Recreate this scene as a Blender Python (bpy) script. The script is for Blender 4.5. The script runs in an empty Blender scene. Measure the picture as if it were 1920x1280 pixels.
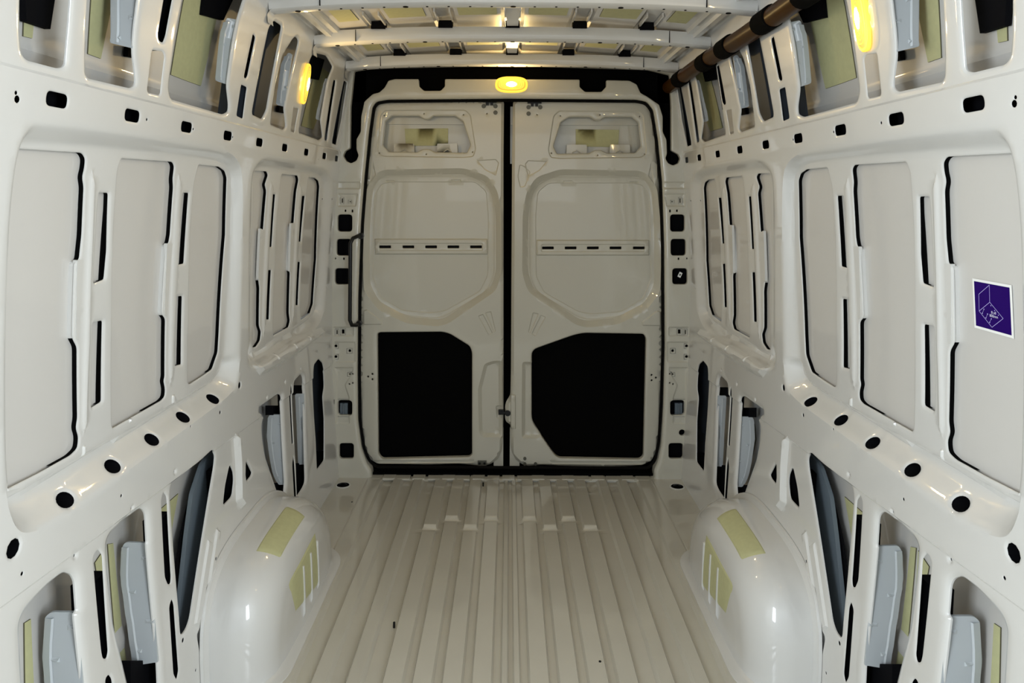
import bpy, math
import numpy as np
from mathutils import Vector, Matrix
from mathutils.geometry import delaunay_2d_cdt

S = bpy.context.scene
COL = S.collection
# ------------------------------------------------------------------ camera
F = 1280.0; VX, VY = 955.0, 365.0; ROLL = 0.0045
CX, CZ = -0.010, 1.396
cam_d = bpy.data.cameras.new('camera'); cam = bpy.data.objects.new('camera', cam_d); COL.objects.link(cam)
cam_d.sensor_width = 36.0; cam_d.lens = 24.0
cam_d.shift_x = (960 - VX) / 1920; cam_d.shift_y = -(640 - VY) / 1920
cam_d.clip_start = 0.02; cam_d.clip_end = 200
cam.matrix_world = Matrix.Translation((CX, 0, CZ)) @ Matrix.Rotation(math.pi / 2, 4, 'X') @ Matrix.Rotation(ROLL, 4, 'Z')
S.camera = cam
# ------------------------------------------------------------------ world, lights, exposure
w = bpy.data.worlds.new('world'); S.world = w; w.use_nodes = True
bg = w.node_tree.nodes['Background']; bg.inputs['Color'].default_value = (0.84, 0.93, 1.0, 1); bg.inputs['Strength'].default_value = 0.9
def area(name, loc, rot, sx, sy, power, color):
    d = bpy.data.lights.new(name, 'AREA'); d.shape = 'RECTANGLE'; d.size = sx; d.size_y = sy; d.energy = power; d.color = color
    o = bpy.data.objects.new(name, d); o.location = loc; o.rotation_euler = rot; COL.objects.link(o); return o
# daylight at the open front end of the load bay, with added side lights
def aim(o, tgt): o.rotation_euler = (Vector(tgt) - o.location).to_track_quat('-Z', 'Y').to_euler()
for sx in (-1, 1): aim(area('side_fill', (sx * 1.32, -.05, 1.35), (0, 0, 0), .9, 1.3, 60, (0.86, 0.94, 1.0)), (-sx * .86, 1.3, 1.25))  # added side lights that brighten the near walls; no cab is built
aim(area('cab_windscreen_daylight', (0, -.9, 1.7), (0, 0, 0), 1.5, .8, 3, (0.88, 0.95, 1.0)), (0, 2.2, .6))
S.view_settings.view_transform = 'Standard'; S.view_settings.look = 'None'; S.view_settings.gamma = 1
S.view_settings.use_curve_mapping = False; S.view_settings.exposure = 0.12

# ------------------------------------------------------------------ materials
def mat(name, col, rough=0.4, metal=0.0, coat=0.0, emit=None, es=0.0, noise=0.0, nscale=6.0, bump=0.0, bscale=200.0, spec=0.5):
    m = bpy.data.materials.new(name); m.use_nodes = True; nt = m.node_tree; b = nt.nodes['Principled BSDF']
    b.inputs['Base Color'].default_value = (*col, 1); b.inputs['Roughness'].default_value = rough
    b.inputs['Metallic'].default_value = metal; b.inputs['Coat Weight'].default_value = coat; b.inputs['Coat Roughness'].default_value = 0.035
    b.inputs['Specular IOR Level'].default_value = spec
    if emit: b.inputs['Emission Color'].default_value = (*emit, 1); b.inputs['Emission Strength'].default_value = es
    tc = nt.nodes.new('ShaderNodeTexCoord')
    if noise:
        n = nt.nodes.new('ShaderNodeTexNoise'); n.inputs['Scale'].default_value = nscale; n.inputs['Detail'].default_value = 4
        nt.links.new(tc.outputs['Object'], n.inputs['Vector'])
        mx = nt.nodes.new('ShaderNodeMix'); mx.data_type = 'RGBA'
        mx.inputs['A'].default_value = (*[c * (1 - noise) for c in col], 1); mx.inputs['B'].default_value = (*[min(1, c * (1 + noise)) for c in col], 1)
        nt.links.new(n.outputs['Fac'], mx.inputs['Factor']); nt.links.new(mx.outputs['Result'], b.inputs['Base Color'])
    if bump:
        n2 = nt.nodes.new('ShaderNodeTexNoise'); n2.inputs['Scale'].default_value = bscale; n2.inputs['Detail'].default_value = 2
        nt.links.new(tc.outputs['Object'], n2.inputs['Vector'])
        bp = nt.nodes.new('ShaderNodeBump'); bp.inputs['Strength'].default_value = bump; bp.inputs['Distance'].default_value = 0.002
        nt.links.new(n2.outputs['Fac'], bp.inputs['Height']); nt.links.new(bp.outputs['Normal'], b.inputs['Normal'])
    return m
PAINT = mat('white_paint', (0.66, 0.65, 0.62), 0.34, coat=0.9, noise=0.02, nscale=3, bump=0.03, bscale=40)
SKIN = mat('outer_skin_paint', (0.60, 0.58, 0.545), 0.36, coat=0.7, noise=0.02, nscale=2)
FLOORP = mat('floor_paint', (0.57, 0.54, 0.46), 0.30, coat=0.9, noise=0.08, nscale=5, bump=0.05, bscale=30)
LAMPLIT = mat('lamplit_paint', (0.555, 0.53, 0.445), 0.34, coat=0.85, noise=0.02, nscale=3, bump=0.03, bscale=30)  # same white paint, with warm dim lamplight mixed into the colour
BRACK = mat('bracket_paint', (0.50, 0.53, 0.545), 0.38, coat=0.3, noise=0.02)
PAD = mat('damping_pad', (0.50, 0.49, 0.265), 0.6, noise=0.10, nscale=60, bump=0.15, bscale=300)
PADE = mat('pad_edge', (0.10, 0.09, 0.05), 0.8)
GAPBLACK = mat('gap_shade_black', (0.003, 0.003, 0.004), 0.8, spec=0.08)  # near-black that stands in for shade in cavities and gaps
SLATE = mat('shaded_brace', (0.14, 0.17, 0.195), 0.5, noise=0.1)  # brace in shadow, its shade mixed into the colour
BLACK = mat('liner_gap_black', (0.002, 0.002, 0.002), 0.9, spec=0.05)  # liner black, also laid where gaps and cavities are only in shade
RUBBER = mat('black_rubber', (0.003, 0.003, 0.003), 0.7, spec=0.12)
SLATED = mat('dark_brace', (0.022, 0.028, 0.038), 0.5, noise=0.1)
PLASTIC = mat('black_plastic', (0.008, 0.008, 0.008), 0.35, spec=.3)
BROWN = mat('brown_conduit', (0.045, 0.017, 0.0015), 0.36, coat=0.0, noise=0.35, nscale=14, spec=.12)
STEEL = mat('steel', (0.12, 0.115, 0.09), 0.4, metal=0.4)
LENS = mat('lamp_lens', (0.9, 0.7, 0.2), 0.2, emit=(1.0, 0.52, 0.03), es=0.50)
LENSR = mat('lamp_ridge', (0.7, 0.45, 0.08), 0.25, emit=(1.0, 0.68, 0.06), es=0.95)
BULB = mat('lamp_bulb', (1, 0.9, 0.6), 0.3, emit=(1.0, 0.82, 0.35), es=22)
PURPLE = mat('purple_print', (0.016, 0.0008, 0.105), 0.5, spec=0.1)
WHITE = mat('white_print', (0.85, 0.85, 0.82), 0.5)
LILAC = mat('lilac_line', (0.42, 0.38, 0.72), 0.5)

# ------------------------------------------------------------------ object helpers
def prop(o, label=None, cat=None, group=None, kind=None):
    if label: o['label'] = label
    if cat: o['category'] = cat
    if group: o['group'] = group
    if kind: o['kind'] = kind
    return o
def mk(name, verts, faces, mats, parent=None, mi=None, smooth=30):
    me = bpy.data.meshes.new(name); me.from_pydata([tuple(v) for v in verts], [], [tuple(int(i) for i in f) for f in faces])
    if not isinstance(mats, (list, tuple)): mats = [mats]
    for m in mats: me.materials.append(m)
    if mi is not None: me.polygons.foreach_set('material_index', mi)
    me.update()
    if smooth:
        me.polygons.foreach_set('use_smooth', [True] * len(me.polygons)); me.set_sharp_from_angle(angle=math.radians(smooth))
    o = bpy.data.objects.new(name, me); COL.objects.link(o)
    if parent: o.parent = parent
    return o
def empty(name, loc=(0, 0, 0)):
    o = bpy.data.objects.new(name, None); o.location = loc; COL.objects.link(o); o.empty_display_size = 0.05; return o
class MB:
    def __init__(s): s.v = []; s.f = []; s.m = []
    def add(s, v, f, m=0):
        n = len(s.v); s.v += [tuple(p) for p in v]; s.f += [tuple(i + n for i in q) for q in f]; s.m += [m] * len(f)
    def box(s, a, b, m=0):
        x0, y0, z0 = a; x1, y1, z1 = b
        s.add([(x0,y0,z0),(x1,y0,z0),(x1,y1,z0),(x0,y1,z0),(x0,y0,z1),(x1,y0,z1),(x1,y1,z1),(x0,y1,z1)],
              [(0,3,2,1),(4,5,6,7),(0,1,5,4),(1,2,6,5),(2,3,7,6),(3,0,4,7)], m)
    def tube(s, pts, r, n=12, m=0, cap=True):
        pts = [Vector(p) for p in pts]; rs = r if isinstance(r, (list, tuple)) else [r] * len(pts)
        V = []; ref = None
        for i, p in enumerate(pts):
            t = (pts[min(i+1, len(pts)-1)] - pts[max(i-1, 0)]).normalized()
            if ref is None: ref = t.orthogonal().normalized()
            a = (ref - t * ref.dot(t)).normalized(); ref = a; b = t.cross(a)
            V += [p + (a * math.cos(2*math.pi*k/n) + b * math.sin(2*math.pi*k/n)) * rs[i] for k in range(n)]
        Fc = [(i*n+k, i*n+(k+1) % n, (i+1)*n+(k+1) % n, (i+1)*n+k) for i in range(len(pts)-1) for k in range(n)]
        if cap: Fc += [tuple(range(n-1, -1, -1)), tuple((len(pts)-1)*n + k for k in range(n))]
        s.add(V, Fc, m)
    def build(s, name, mats, parent=None, smooth=30): return mk(name, s.v, s.f, mats, parent, s.m, smooth)

# ------------------------------------------------------------------ 2D helpers
def rp(pts, r, n=4):
    """polygon with rounded corners (r metres)"""
    P = [np.array(p, float) for p in pts]; out = []; N = len(P)
    for i in range(N):
        a, b, c = P[i-1], P[i], P[(i+1) % N]
        da, dc = a - b, c - b; la, lc = np.linalg.norm(da), np.linalg.norm(dc)
        if la < 1e-6 or lc < 1e-6: continue
        k = min(r, la * .45, lc * .45); p0 = b + da / la * k; p1 = b + dc / lc * k
        for j in range(n + 1):
            t = j / n; out.append(tuple((1-t)**2 * p0 + 2*t*(1-t) * b + t*t * p1))
    return out
def dens(poly, step):
    out = []; N = len(poly)
    for i in range(N):
        a = np.array(poly[i]); b = np.array(poly[(i+1) % N]); k = max(1, int(np.ceil(np.linalg.norm(b-a) / step)))
        for j in range(k): out.append(tuple(a + (b-a) * j / k))
    return out
def sdist(P, poly):
    """signed distance, negative inside. P: (n,2)"""
    A = np.array(poly, float); B = np.roll(A, -1, 0)
    best = np.full(len(P), 1e9); ins = np.zeros(len(P), bool)
    for a, b in zip(A, B):
        ab = b - a; L = ab @ ab
        if L < 1e-14: continue
        ap = P - a; t = np.clip(ap @ ab / L, 0, 1); d = ap - t[:, None] * ab
        best = np.minimum(best, np.einsum('ij,ij->i', d, d))
        c = (a[1] > P[:, 1]) != (b[1] > P[:, 1])
        with np.errstate(divide='ignore', invalid='ignore'):
            xi = (b[0]-a[0]) * (P[:, 1]-a[1]) / (b[1]-a[1]) + a[0]
        ins ^= c & (P[:, 0] < xi)
    d = np.sqrt(best); return np.where(ins, -d, d)
def offset(poly, d):
    A = np.array(poly, float); n = len(A)
    area2 = np.sum(A[:, 0] * np.roll(A[:, 1], -1) - A[:, 1] * np.roll(A[:, 0], -1)); sg = 1 if area2 > 0 else -1
    out = []
    for i in range(n):
        e = A[(i+1) % n] - A[i-1]; L = np.linalg.norm(e)
        if L < 1e-9: continue
        out.append(tuple(A[i] + sg * d * np.array([e[1], -e[0]]) / L))
    return out
def chaikin(P, n=2):
    for _ in range(n):
        Q = []
        for i in range(len(P)):
            a, b = np.array(P[i]), np.array(P[(i+1) % len(P)]); Q += [tuple(.75*a + .25*b), tuple(.25*a + .75*b)]
        P = Q
    return P
def sm(t): t = np.clip(t, 0, 1); return t * t * (3 - 2 * t)

class Sheet:
    """pressed metal sheet: outline, holes with rounded lips and flanges, recess / emboss features.
       P3(uv array, h array) -> (n,3); h is positive away from the viewer"""
    def __init__(s, outline, P3, hfun, step):
        s.o = outline; s.P3 = P3; s.hf = hfun; s.step = step; s.holes = []; s.feats = []; s.lines = []
    def hole(s, poly, lip=0.006, drop=0.004, flange=0.012): s.holes.append((poly, lip, drop, flange))
    def press(s, poly, depth, width, line=True): s.feats.append((poly, depth, width)); 
    def H(s, P):
        h = s.hf(P)
        for poly, depth, width in s.feats:
            A = np.array(poly); lo = A.min(0) - .001; hi = A.max(0) + .001
            m = ((P > lo) & (P < hi)).all(1)
            if m.any(): h[m] += depth * sm(-sdist(P[m], poly) / width)
        for poly, lip, drop, fl in s.holes:
            A = np.array(poly); lo = A.min(0) - lip; hi = A.max(0) + lip
            m = ((P > lo) & (P < hi)).all(1)
            if m.any():
                t = np.clip(1 - np.maximum(sdist(P[m], poly), 0) / lip, 0, 1); h[m] += drop * (1 - np.sqrt(np.maximum(0, 1 - t*t)))
        return h
    def make(s, name, mat_, parent=None, coarse=None, smooth=35, flip=False):
        V = []; E = []
        def loop(poly, closed=True):
            n0 = len(V); V.extend(poly); n = len(poly)
            E.extend([(n0+i, n0+(i+1) % n) for i in range(n if closed else n-1)])
        loop(dens(s.o, s.step * 3))
        hd = []
        for poly, lip, drop, fl in s.holes:
            d = dens(poly, s.step * 1.2); hd.append(d); loop(d)
            loop(offset(d, lip * .98)); 
            if lip > .01: loop(offset(d, lip * .5)); loop(offset(d, lip * .15))
            else: loop(offset(d, lip * .4))
        for poly, depth, width in s.feats:
            loop(dens(poly, s.step * 1.5)); loop(offset(dens(poly, s.step * 1.5), -width)); loop(offset(dens(poly, s.step * 1.5), -width * .5))
        for l in s.lines: loop(l, False)
        O = np.array(s.o); lo = O.min(0); hi = O.max(0)
        U, W_ = np.meshgrid(np.arange(lo[0] + s.step/2, hi[0], s.step), np.arange(lo[1] + s.step/2, hi[1], s.step))
        G = np.stack([U.ravel(), W_.ravel()], 1)
        if coarse is not None:
            ii = np.round((G - lo) / s.step).astype(int); keep = (G[:, 0] > coarse) | ((ii[:, 0] % 5 == 0) & (ii[:, 1] % 5 == 0)); G = G[keep]
        # drop grid points too close to constraint vertices
        VA = np.array(V); cell = s.step * .45
        occ = set()
        for x, y in np.floor(VA / cell).astype(int): occ.update(((x+i, y+j) for i in (-1, 0, 1) for j in (-1, 0, 1)))
        gi = np.floor(G / cell).astype(int); G = G[[tuple(g) not in occ for g in gi]]
        G = G[sdist(G, s.o) < -1e-4]
        allv = V + [tuple(g) for g in G]
        r = delaunay_2d_cdt([Vector(p) for p in allv], E, [], 0, 1e-6)
        P = np.array([tuple(v) for v in r[0]]); T = np.array([t for t in r[2]], int)
        C = P[T].mean(1); keep = sdist(C, s.o) < 0
        for (poly, *_), d in zip(s.holes, hd):
            A = np.array(poly); m = keep & ((C > A.min(0)) & (C < A.max(0))).all(1)
            if m.any(): idx = np.where(m)[0]; keep[idx[sdist(C[idx], d) < 0]] = False
        T = T[keep]
        X = s.P3(P, s.H(P)); verts = [tuple(p) for p in X]; faces = [tuple(t) for t in T]
        for (poly, lip, drop, fl), d in zip(s.holes, hd):
            if fl <= 0: continue
            D = np.array(d); h = s.H(D); a = s.P3(D, h); b = s.P3(np.array(offset(d, -0.0005)), h + fl)
            n0 = len(verts); n = len(D); verts += [tuple(p) for p in a] + [tuple(p) for p in b]
            faces += [(n0+i, n0+(i+1) % n, n0+n+(i+1) % n, n0+n+i) for i in range(n)]
        return mk(name, verts, faces, mat_, parent, smooth=smooth)
def plate(name, poly, P3, h0, th, mats, parent, side_mat=0, dome=None, smooth=30):
    """solid plate cut to poly lying at offset h0 (front) with thickness th (towards the viewer = smaller h)"""
    d = dens(poly, 0.03); n = len(d); D = np.array(d)
    r = delaunay_2d_cdt([Vector(p) for p in d], [(i, (i+1) % n) for i in range(n)], [], 0, 1e-6)
    P = np.array([tuple(v) for v in r[0]]); T = [t for t in r[2]]
    C = P[np.array(T, int)].mean(1); k = sdist(C, d) < 0; T = [t for t, kk in zip(T, k) if kk]
    h0 = h0(P) if callable(h0) else np.full(len(P), h0)
    A = P3(P, h0); B = P3(P, h0 + th); m = len(P)
    verts = [tuple(p) for p in A] + [tuple(p) for p in B]; faces = [tuple(t) for t in T] + [tuple(m + i for i in t[::-1]) for t in T]; mi = [0] * len(faces)
    for i in range(n): faces.append((i, (i+1) % n, m+(i+1) % n, m+i)); mi.append(side_mat)
    return mk(name, verts, faces, mats, parent, mi, smooth)

# ------------------------------------------------------------------ pixel -> place on the van's real surfaces
def unroll(px, py):
    dx, dy = px - VX, py - VY; return dx + ROLL * dy, dy - ROLL * dx
_pz = np.array([0, .16, .4, .65, .78, .95, 1.2, 1.4, 1.567, 1.67, 1.85, 2.0, 2.12])
_pw = np.array([.838, .847, .865, .878, .880, .879, .872, .860, .843, .830, .805, .782, .76])
_pc = np.polyfit(_pz, _pw, 5)
def Wd(z): return np.polyval(_pc, np.clip(z, -.02, 2.15))
def L(px, py, h=0.0):
    """left wall (y along van, z up) under an image point; h = offset behind the wall line"""
    dx, dy = unroll(px, py); Y = 2.0
    z = 1.4
    for _ in range(30):
        X = Wd(z) + h; Y = F * (X + CX) / (-dx); z = CZ - dy / F * Y
    return (float(Y), float(z))
def LP(pts, h=0.0): return [L(x, y, h) for x, y in pts]
def D(px, py, Y): dx, dy = unroll(px, py); return (CX + dx / F * Y, CZ - dy / F * Y)
def DP(pts, Y): return [D(x, y, Y) for x, y in pts]
def FLR(px, py, z=0.0): dx, dy = unroll(px, py); Y = F * (CZ - z) / dy; return (CX + dx / F * Y, Y)

YR = 3.36      # plane of the rear frame
YD = 3.42      # plane of the rear doors
YF = 0.40     # front end of the load bay

# ================================================================== SIDE WALLS
GAP = .0145; REC = .030
R1o = [(75,222),(410,277),(442,292),(457,325),(455,480),(452,640),(448,705),(440,735),(357,797),(296,842),(220,897),(137,960),(82,990),(45,1002),(26,985),(10,930),(6,700),(10,500),(16,380),(30,280),(50,240)]
R1i = [(40,268),(375,297),(415,303),(430,318),(434,340),(430,480),(420,640),(414,690),(400,712),(360,736),(310,764),(210,820),(100,878),(20,926),(9,900),(8,700),(12,500),(20,380),(30,290)]
R2o = [(480,300),(505,290),(560,300),(602,310),(618,322),(626,345),(620,440),(612,560),(604,600),(585,625),(560,645),(520,668),(480,692),(464,690),(464,640),(466,500),(468,330)]
R2i = [(478,316),(500,316),(590,328),(602,335),(605,350),(598,486),(592,575),(584,592),(560,610),(515,636),(480,658),(470,655),(471,560),(473,400),(474,330)]
O1 = [(33,278),(156,286),(163,297),(161,316),(157,332),(160,350),(156,440),(151,487),(142,492),(138,633),(147,650),(148,784),(145,802),(150,819),(148,840),(134,854),(75,887),(14,918),(10,900),(9,700),(11,500),(16,400),(22,320)]
O2 = [(228,296),(325,303),(329,311),(326,336),(327,351),(321,440),(318,456),(313,460),(305,588),(312,597),(311,705),(309,714),(312,729),(311,743),(304,751),(213,803),(210,798),(210,626),(214,420),(221,320)]
O3 = [(373,308),(412,312),(423,320),(427,333),(424,440),(412,626),(410,660),(399,692),(381,705),(356,721),(352,716),(354,592),(357,440),(364,344)]
SL = [[(187,361),(206,361),(203,470),(198,524),(177,532),(179,480),(184,400)], [(176,604),(195,600),(193,753),(173,765)],
      [(344,361),(356,361),(351,430),(347,494),(334,497),(337,420)], [(331,556),(344,554),(342,683),(329,686)]]
FO = [[(478,320),(501,321),(504,328),(498,346),(501,358),(495,430),(491,436),(486,524),(488,540),(487,610),(491,622),(489,638),(481,650),(474,652),(473,560),(475,400),(476,330)],
      [(529,326),(559,329),(561,337),(557,358),(552,418),(547,425),(543,505),(545,512),(543,587),(545,601),(542,613),(513,629),(512,625),(516,500),(521,400),(527,333)],
      [(579,332),(591,333),(598,339),(600,349),(594,486),(588,569),(582,587),(565,600),(564,595),(568,468),(576,349)]]
FSL = [[(512,364),(518,364),(511,463),(505,463)], [(504,506),(510,506),(506,599),(500,599)], [(567,367),(573,367),(565,453),(560,453)], [(559,490),(564,491),(560,572),(555,572)]]
UP = {'a': [(47,-70),(45,60),(48,98),(58,113),(118,129),(131,124),(138,40),(146,-70)],
      'b': [(176,-70),(167,100),(167,138),(173,147),(252,166),(262,158),(260,130),(256,100),(258,62),(275,-70)],
      'c_slit': [(322,-60),(301,65),(303,77),(311,81),(316,66),(340,-60)],
      'c_low': [(290,93),(281,169),(283,174),(303,179),(306,175),(314,105),(310,96)],
      'd': [(360,-60),(336,60),(321,165),(326,186),(424,215),(434,209),(435,195),(431,160),(442,80),(450,38),(475,-40)],
      'e_slit': [(478,63),(461,144),(464,148),(468,143),(483,69)],
      'e_low': [(456,158),(447,217),(459,223),(467,163)],
      'f': [(519,38),(508,52),(476,214),(496,224),(505,206),(534,48)],
      'g': [(559,67),(552,74),(533,105),(520,160),(510,233),(536,244),(541,237),(537,201),(550,140),(565,76)],
      'h_slit': [(577,118),(569,158),(563,190),(566,194),(570,188),(582,122)],
      'h_low': [(553,201),(548,246),(555,249),(563,203)],
      'i': [(592,98),(584,113),(563,248),(602,263),(609,257),(605,227),(618,150),(628,125),(616,104)],
      'j': [(628,150),(611,262),(617,265),(634,150)],
      'k': [(648,150),(625,268),(634,272),(645,220),(655,155)]}
LOW = {'a': [(130,1071),(145,1076),(151,1088),(155,1144),(150,1152),(165,1290),(172,1380),(70,1400),(52,1290),(46,1170),(52,1150),(65,1132),(100,1095)],
       'a_slit': [(189,1028),(198,1040),(209,1221),(206,1235),(199,1235),(196,1222),(180,1043)],
       'a_slit_low': [(210,1263),(216,1272),(226,1400),(212,1400),(203,1272)],
       'b': [(273,951),(282,960),(285,1015),(284,1020),(304,1240),(308,1340),(262,1340),(243,1262),(220,1165),(209,1060),(207,1015),(214,1000),(240,975)],
       'b_slit': [(311,921),(318,931),(326,1081),(325,1094),(320,1096),(314,1081),(307,936)],
       'b_slit_low': [(327,1121),(331,1132),(340,1258),(336,1275),(330,1262),(322,1136)],
       'c': [(400,841),(408,852),(406,874),(361,1160),(354,1180),(343,1193),(340,1149),(323,926),(325,907),(382,858)],
       'd': [(435,868),(442,884),(443,900),(440,930),(422,949),(426,910)],
       'e': [(465,861),(477,886),(474,893),(464,905)],
       'f': [(524,738),(531,740),(533,775),(540,905),(538,929),(533,936),(526,925),(512,885),(502,855),(497,826),(495,795),(500,782),(487,770),(488,764)],
       'f_slit': [(546,719),(548,727),(553,831),(550,833),(545,733)],
       'f_slit_low': [(553,852),(555,866),(559,930),(555,940),(551,870)],
       'g': [(567,700),(571,706),(574,737),(578,903),(573,915),(561,933),(559,871),(552,743),(553,716)],
       'h': [(598,672),(606,680),(610,701),(611,725),(608,743),(611,786),(611,862),(597,881),(595,830),(592,786),(588,700),(589,684)]}

def build_wall(side):
    sg = 1 if side == 'right' else -1
    nm = 'wall_' + side
    def P3(P, h):
        P = np.asarray(P, float); return np.stack([sg * (Wd(P[:, 1]) + h), P[:, 0], P[:, 1]], 1)
    r1o, r1i = chaikin(LP(R1o)), chaikin(LP(R1i, REC), 1)
    r2o, r2i = chaikin(LP(R2o)), chaikin(LP(R2i, REC), 1)
    zseam = 1.604; zlf = lambda y: .684 - .057 * (y - 1.21)
    def hf(P):
        h = np.zeros(len(P))
        for o, i in ((r1o, r1i), (r2o, r2i)):
            A = np.array(o); m = ((P > A.min(0)) & (P < A.max(0))).all(1)
            if not m.any(): continue
            so = -sdist(P[m], o); si = sdist(P[m], i)
            t = np.where(so < 0, 0, np.where(si < 0, 1, so / np.maximum(so + si, 1e-6)))
            hb = np.interp(t, [0, .08, .62, .78, .90, 1], [0, .004, .050, .053, REC + .004, REC])
            hl = min(p[1] for p in i); wgt = sm((hl + .055 - P[m][:, 1]) / .03) * (1 if o is r1o else .5)
            h[m] += REC * sm(t) * (1 - wgt) + hb * wgt
        h += .005 * sm((P[:, 1] - zseam) / .006)                       # lap seam under the upper windows
        h += .005 * sm(-(P[:, 1] - zlf(P[:, 0])) / .006)        # lower lap seam
        h += .018 * sm(-(P[:, 1] - .12) / .14) * 0
        return h
    Sh = Sheet([(YF, -.012), (YR, -.012), (YR, 2.06), (YF, 2.06)], P3, hf, .0105)
    for o, i in ((r1o, r1i), (r2o, r2i)):
        for l in [o, offset(o, -.008), offset(o, -.018), offset(o, -.028), i, offset(i, .008)]:
            l = [p for p in dens(l, .012)]; Sh.lines.append(l + [l[0]])
    Sh.lines += [[(YF+.01+i*.0125, zseam) for i in range(234)], [(YF+.01+i*.0125, zseam+.006) for i in range(234)]]
    Sh.lines += [[(.45+i*.0125, zlf(.45+i*.0125) - dz) for i in range(230)] for dz in (0, .006)]
    h1 = []
    for o in (O1, O2, O3): q = rp(LP(o, REC), .008, 3); h1.append(q); Sh.hole(q, .005, .0015, .002)
    for o in FO: q = rp(LP(o, REC), .008, 3); h1.append(q); Sh.hole(q, .005, .0015, .002)
    hs = []
    for o in SL + FSL: q = rp(LP(o, REC), .006, 3); hs.append(q); Sh.hole(q, .009, .003, .0015)
    # raised spines on the posts beside the openings
    for sp in ([(172,313),(180,345),(176,440),(170,640),(164,790),(157,820),(152,790),(156,640),(163,440),(166,345)],
               [(335,322),(341,350),(334,500),(326,690),(318,728),(315,690),(320,500),(329,350)],
               [(507,338),(512,352),(504,480),(498,600),(493,640),(491,600),(496,480),(504,352)],
               [(562,345),(566,358),(558,480),(551,585),(547,610),(547,585),(551,480),(559,358)]):
        Sh.press(LP(sp, REC), -.005, .010)
    # upper openings
    upoly = {}
    for k, o in UP.items():
        if k == 'h_slit' and side == 'left': continue
        if k == 'c_slit' and side == 'right': continue
        slit = '_' in k
        q = rp(LP(o), .008 if slit else .016, 4); upoly[k] = q
        q = [(u, min(v, 2.03)) for u, v in q]
        Sh.hole(q, .006 if slit else .014, .0015 if slit else .004, .001 if slit else .003)
    lpoly = {}
    for k, o in LOW.items():
        slit = 'slit' in k
        q = rp(LP(o), .008 if slit else .016, 4); lpoly[k] = q
        Sh.hole(q, .006 if slit else (.022 if k in 'abfg' else .010), .002 if slit else (.008 if k in 'abfg' else .002), .001 if slit else .003)
    # belt slots, rail holes, bolt holes
    belt = [1.258, 1.509, 1.763, 2.021, 2.277, 2.533, 2.802, 3.074, 3.29]
    bs = []
    for y in belt:
        q = rp([(y-.030, 1.553), (y+.030, 1.553), (y+.030, 1.581), (y-.030, 1.581)], .012); bs.append(q); Sh.hole(q, .005, .0015, .0012)
    for px, py, r in [(31,174,.004),(33,186,.007),(276,224,.004),(363,242,.004),(437,257,.004),(42,1075,.004),(228,929,.004),(413,773,.006),(358,799,.0035),(450,722,.011),(27,1028,.017),
                      (597,299,.003),(616,373,.004),(623,373,.004),(606,538,.004),(613,538,.004),(347,1200,.006),(405,1047,.005),(371,1256,.004)]:
        c = L(px, py); q = [(c[0]+r*math.cos(t*math.pi/5), c[1]+r*math.sin(t*math.pi/5)) for t in range(10)]
        bs.append(q); Sh.hole(q, .006 if r > .01 else .002, .002 if r > .01 else .0005, .001)
    for px, py in [(118,937),(209,874),(283,824),(343,782),(396,748)]:
        c = L(px, py, .024); q = [(c[0]+.023*math.cos(t*math.pi/9), c[1]+.0135*math.sin(t*math.pi/9)) for t in range(18)]
        bs.append(q); Sh.hole(q, .008, .003, .0012)
    for px, py in [(147,1041),(249,953),(329,884),(501,745),(535,716),(564,691)]:      # dimples on the seam
        c = L(px, py); q = [(c[0]+.004*math.cos(t*math.pi/4), c[1]+.004*math.sin(t*math.pi/4)) for t in range(8)]
        bs.append(q); Sh.hole(q, .009, .004, .001)
    # emboss: wedge shaped rail under the rear panel, beads
    Sh.press(rp(LP([(474,684),(487,704),(500,699),(560,662),(612,622),(603,613),(540,640)]), .01), -.016, .02)
    Sh.press(rp(LP([(440,812),(449,812),(454,850),(463,935),(455,955),(445,940),(444,870)]), .006), -.016, .016)   # brace by wheel arch
    Sh.press(rp(LP([(372,1190),(385,1160),(392,1230),(384,1262)]), .01), .012, .012)
    for q in [[(392,1010),(402,1018),(375,1180),(367,1170)], [(408,990),(416,995),(385,1190),(380,1180)]]: Sh.press(LP(q), -.006, .006)
    for px, py in [(166,845),(252,783),(333,748),(331,748),(505,668),(540,648),(567,633)]:
        c = L(px, py, .02); Sh.press(rp([(c[0]-.005,c[1]-.012),(c[0]+.005,c[1]-.012),(c[0]+.005,c[1]+.012),(c[0]-.005,c[1]+.012)], .004), -.004, .004)
    wall = Sh.make(nm, PAINT, coarse=.90); prop(wall, kind='structure')
    wall['label'] = 'white pressed steel %s side wall of the van with slots and openings' % side
    # outer skin
    def hs_(v): return .105 - (.105 - REC - GAP) * sm((v - .80) / .05) * sm((1.55 - v) / .05)
    vs = np.concatenate([np.arange(-.02, .78, .04), np.arange(.78, .87, .01), np.arange(.87, 1.49, .05), np.arange(1.49, 1.56, .01), np.arange(1.56, 1.66, .03), np.arange(1.66, 1.70, .008), np.arange(1.71, 2.14, .04)])
    us = np.linspace(YF, YR + .1, 40)
    V = []; 
    for u in us:
        for v in vs:
            h = hs_(v) - .006 * math.exp(-((v - 1.668) / .010) ** 2) * (1 if v > 1.6 else 0) - .01 * math.exp(-((v-.30)/.02)**2)
            V.append((sg * (float(Wd(v)) + h), u, v))
    nv = len(vs); Fc = [(i*nv+j, (i+1)*nv+j, (i+1)*nv+j+1, i*nv+j+1) for i in range(len(us)-1) for j in range(nv-1)]
    mk('outer_skin', V, Fc, SKIN, wall)
    SK = lambda P: hs_(P[:, 1])
    # black strips painting gap shade along the rear edges of openings and slots
    zr = {0: ((151,487),(140,636)), 1: ((313,458),(308,590)), 3: ((492,430),(486,524)), 4: ((548,418),(545,508))}
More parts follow.
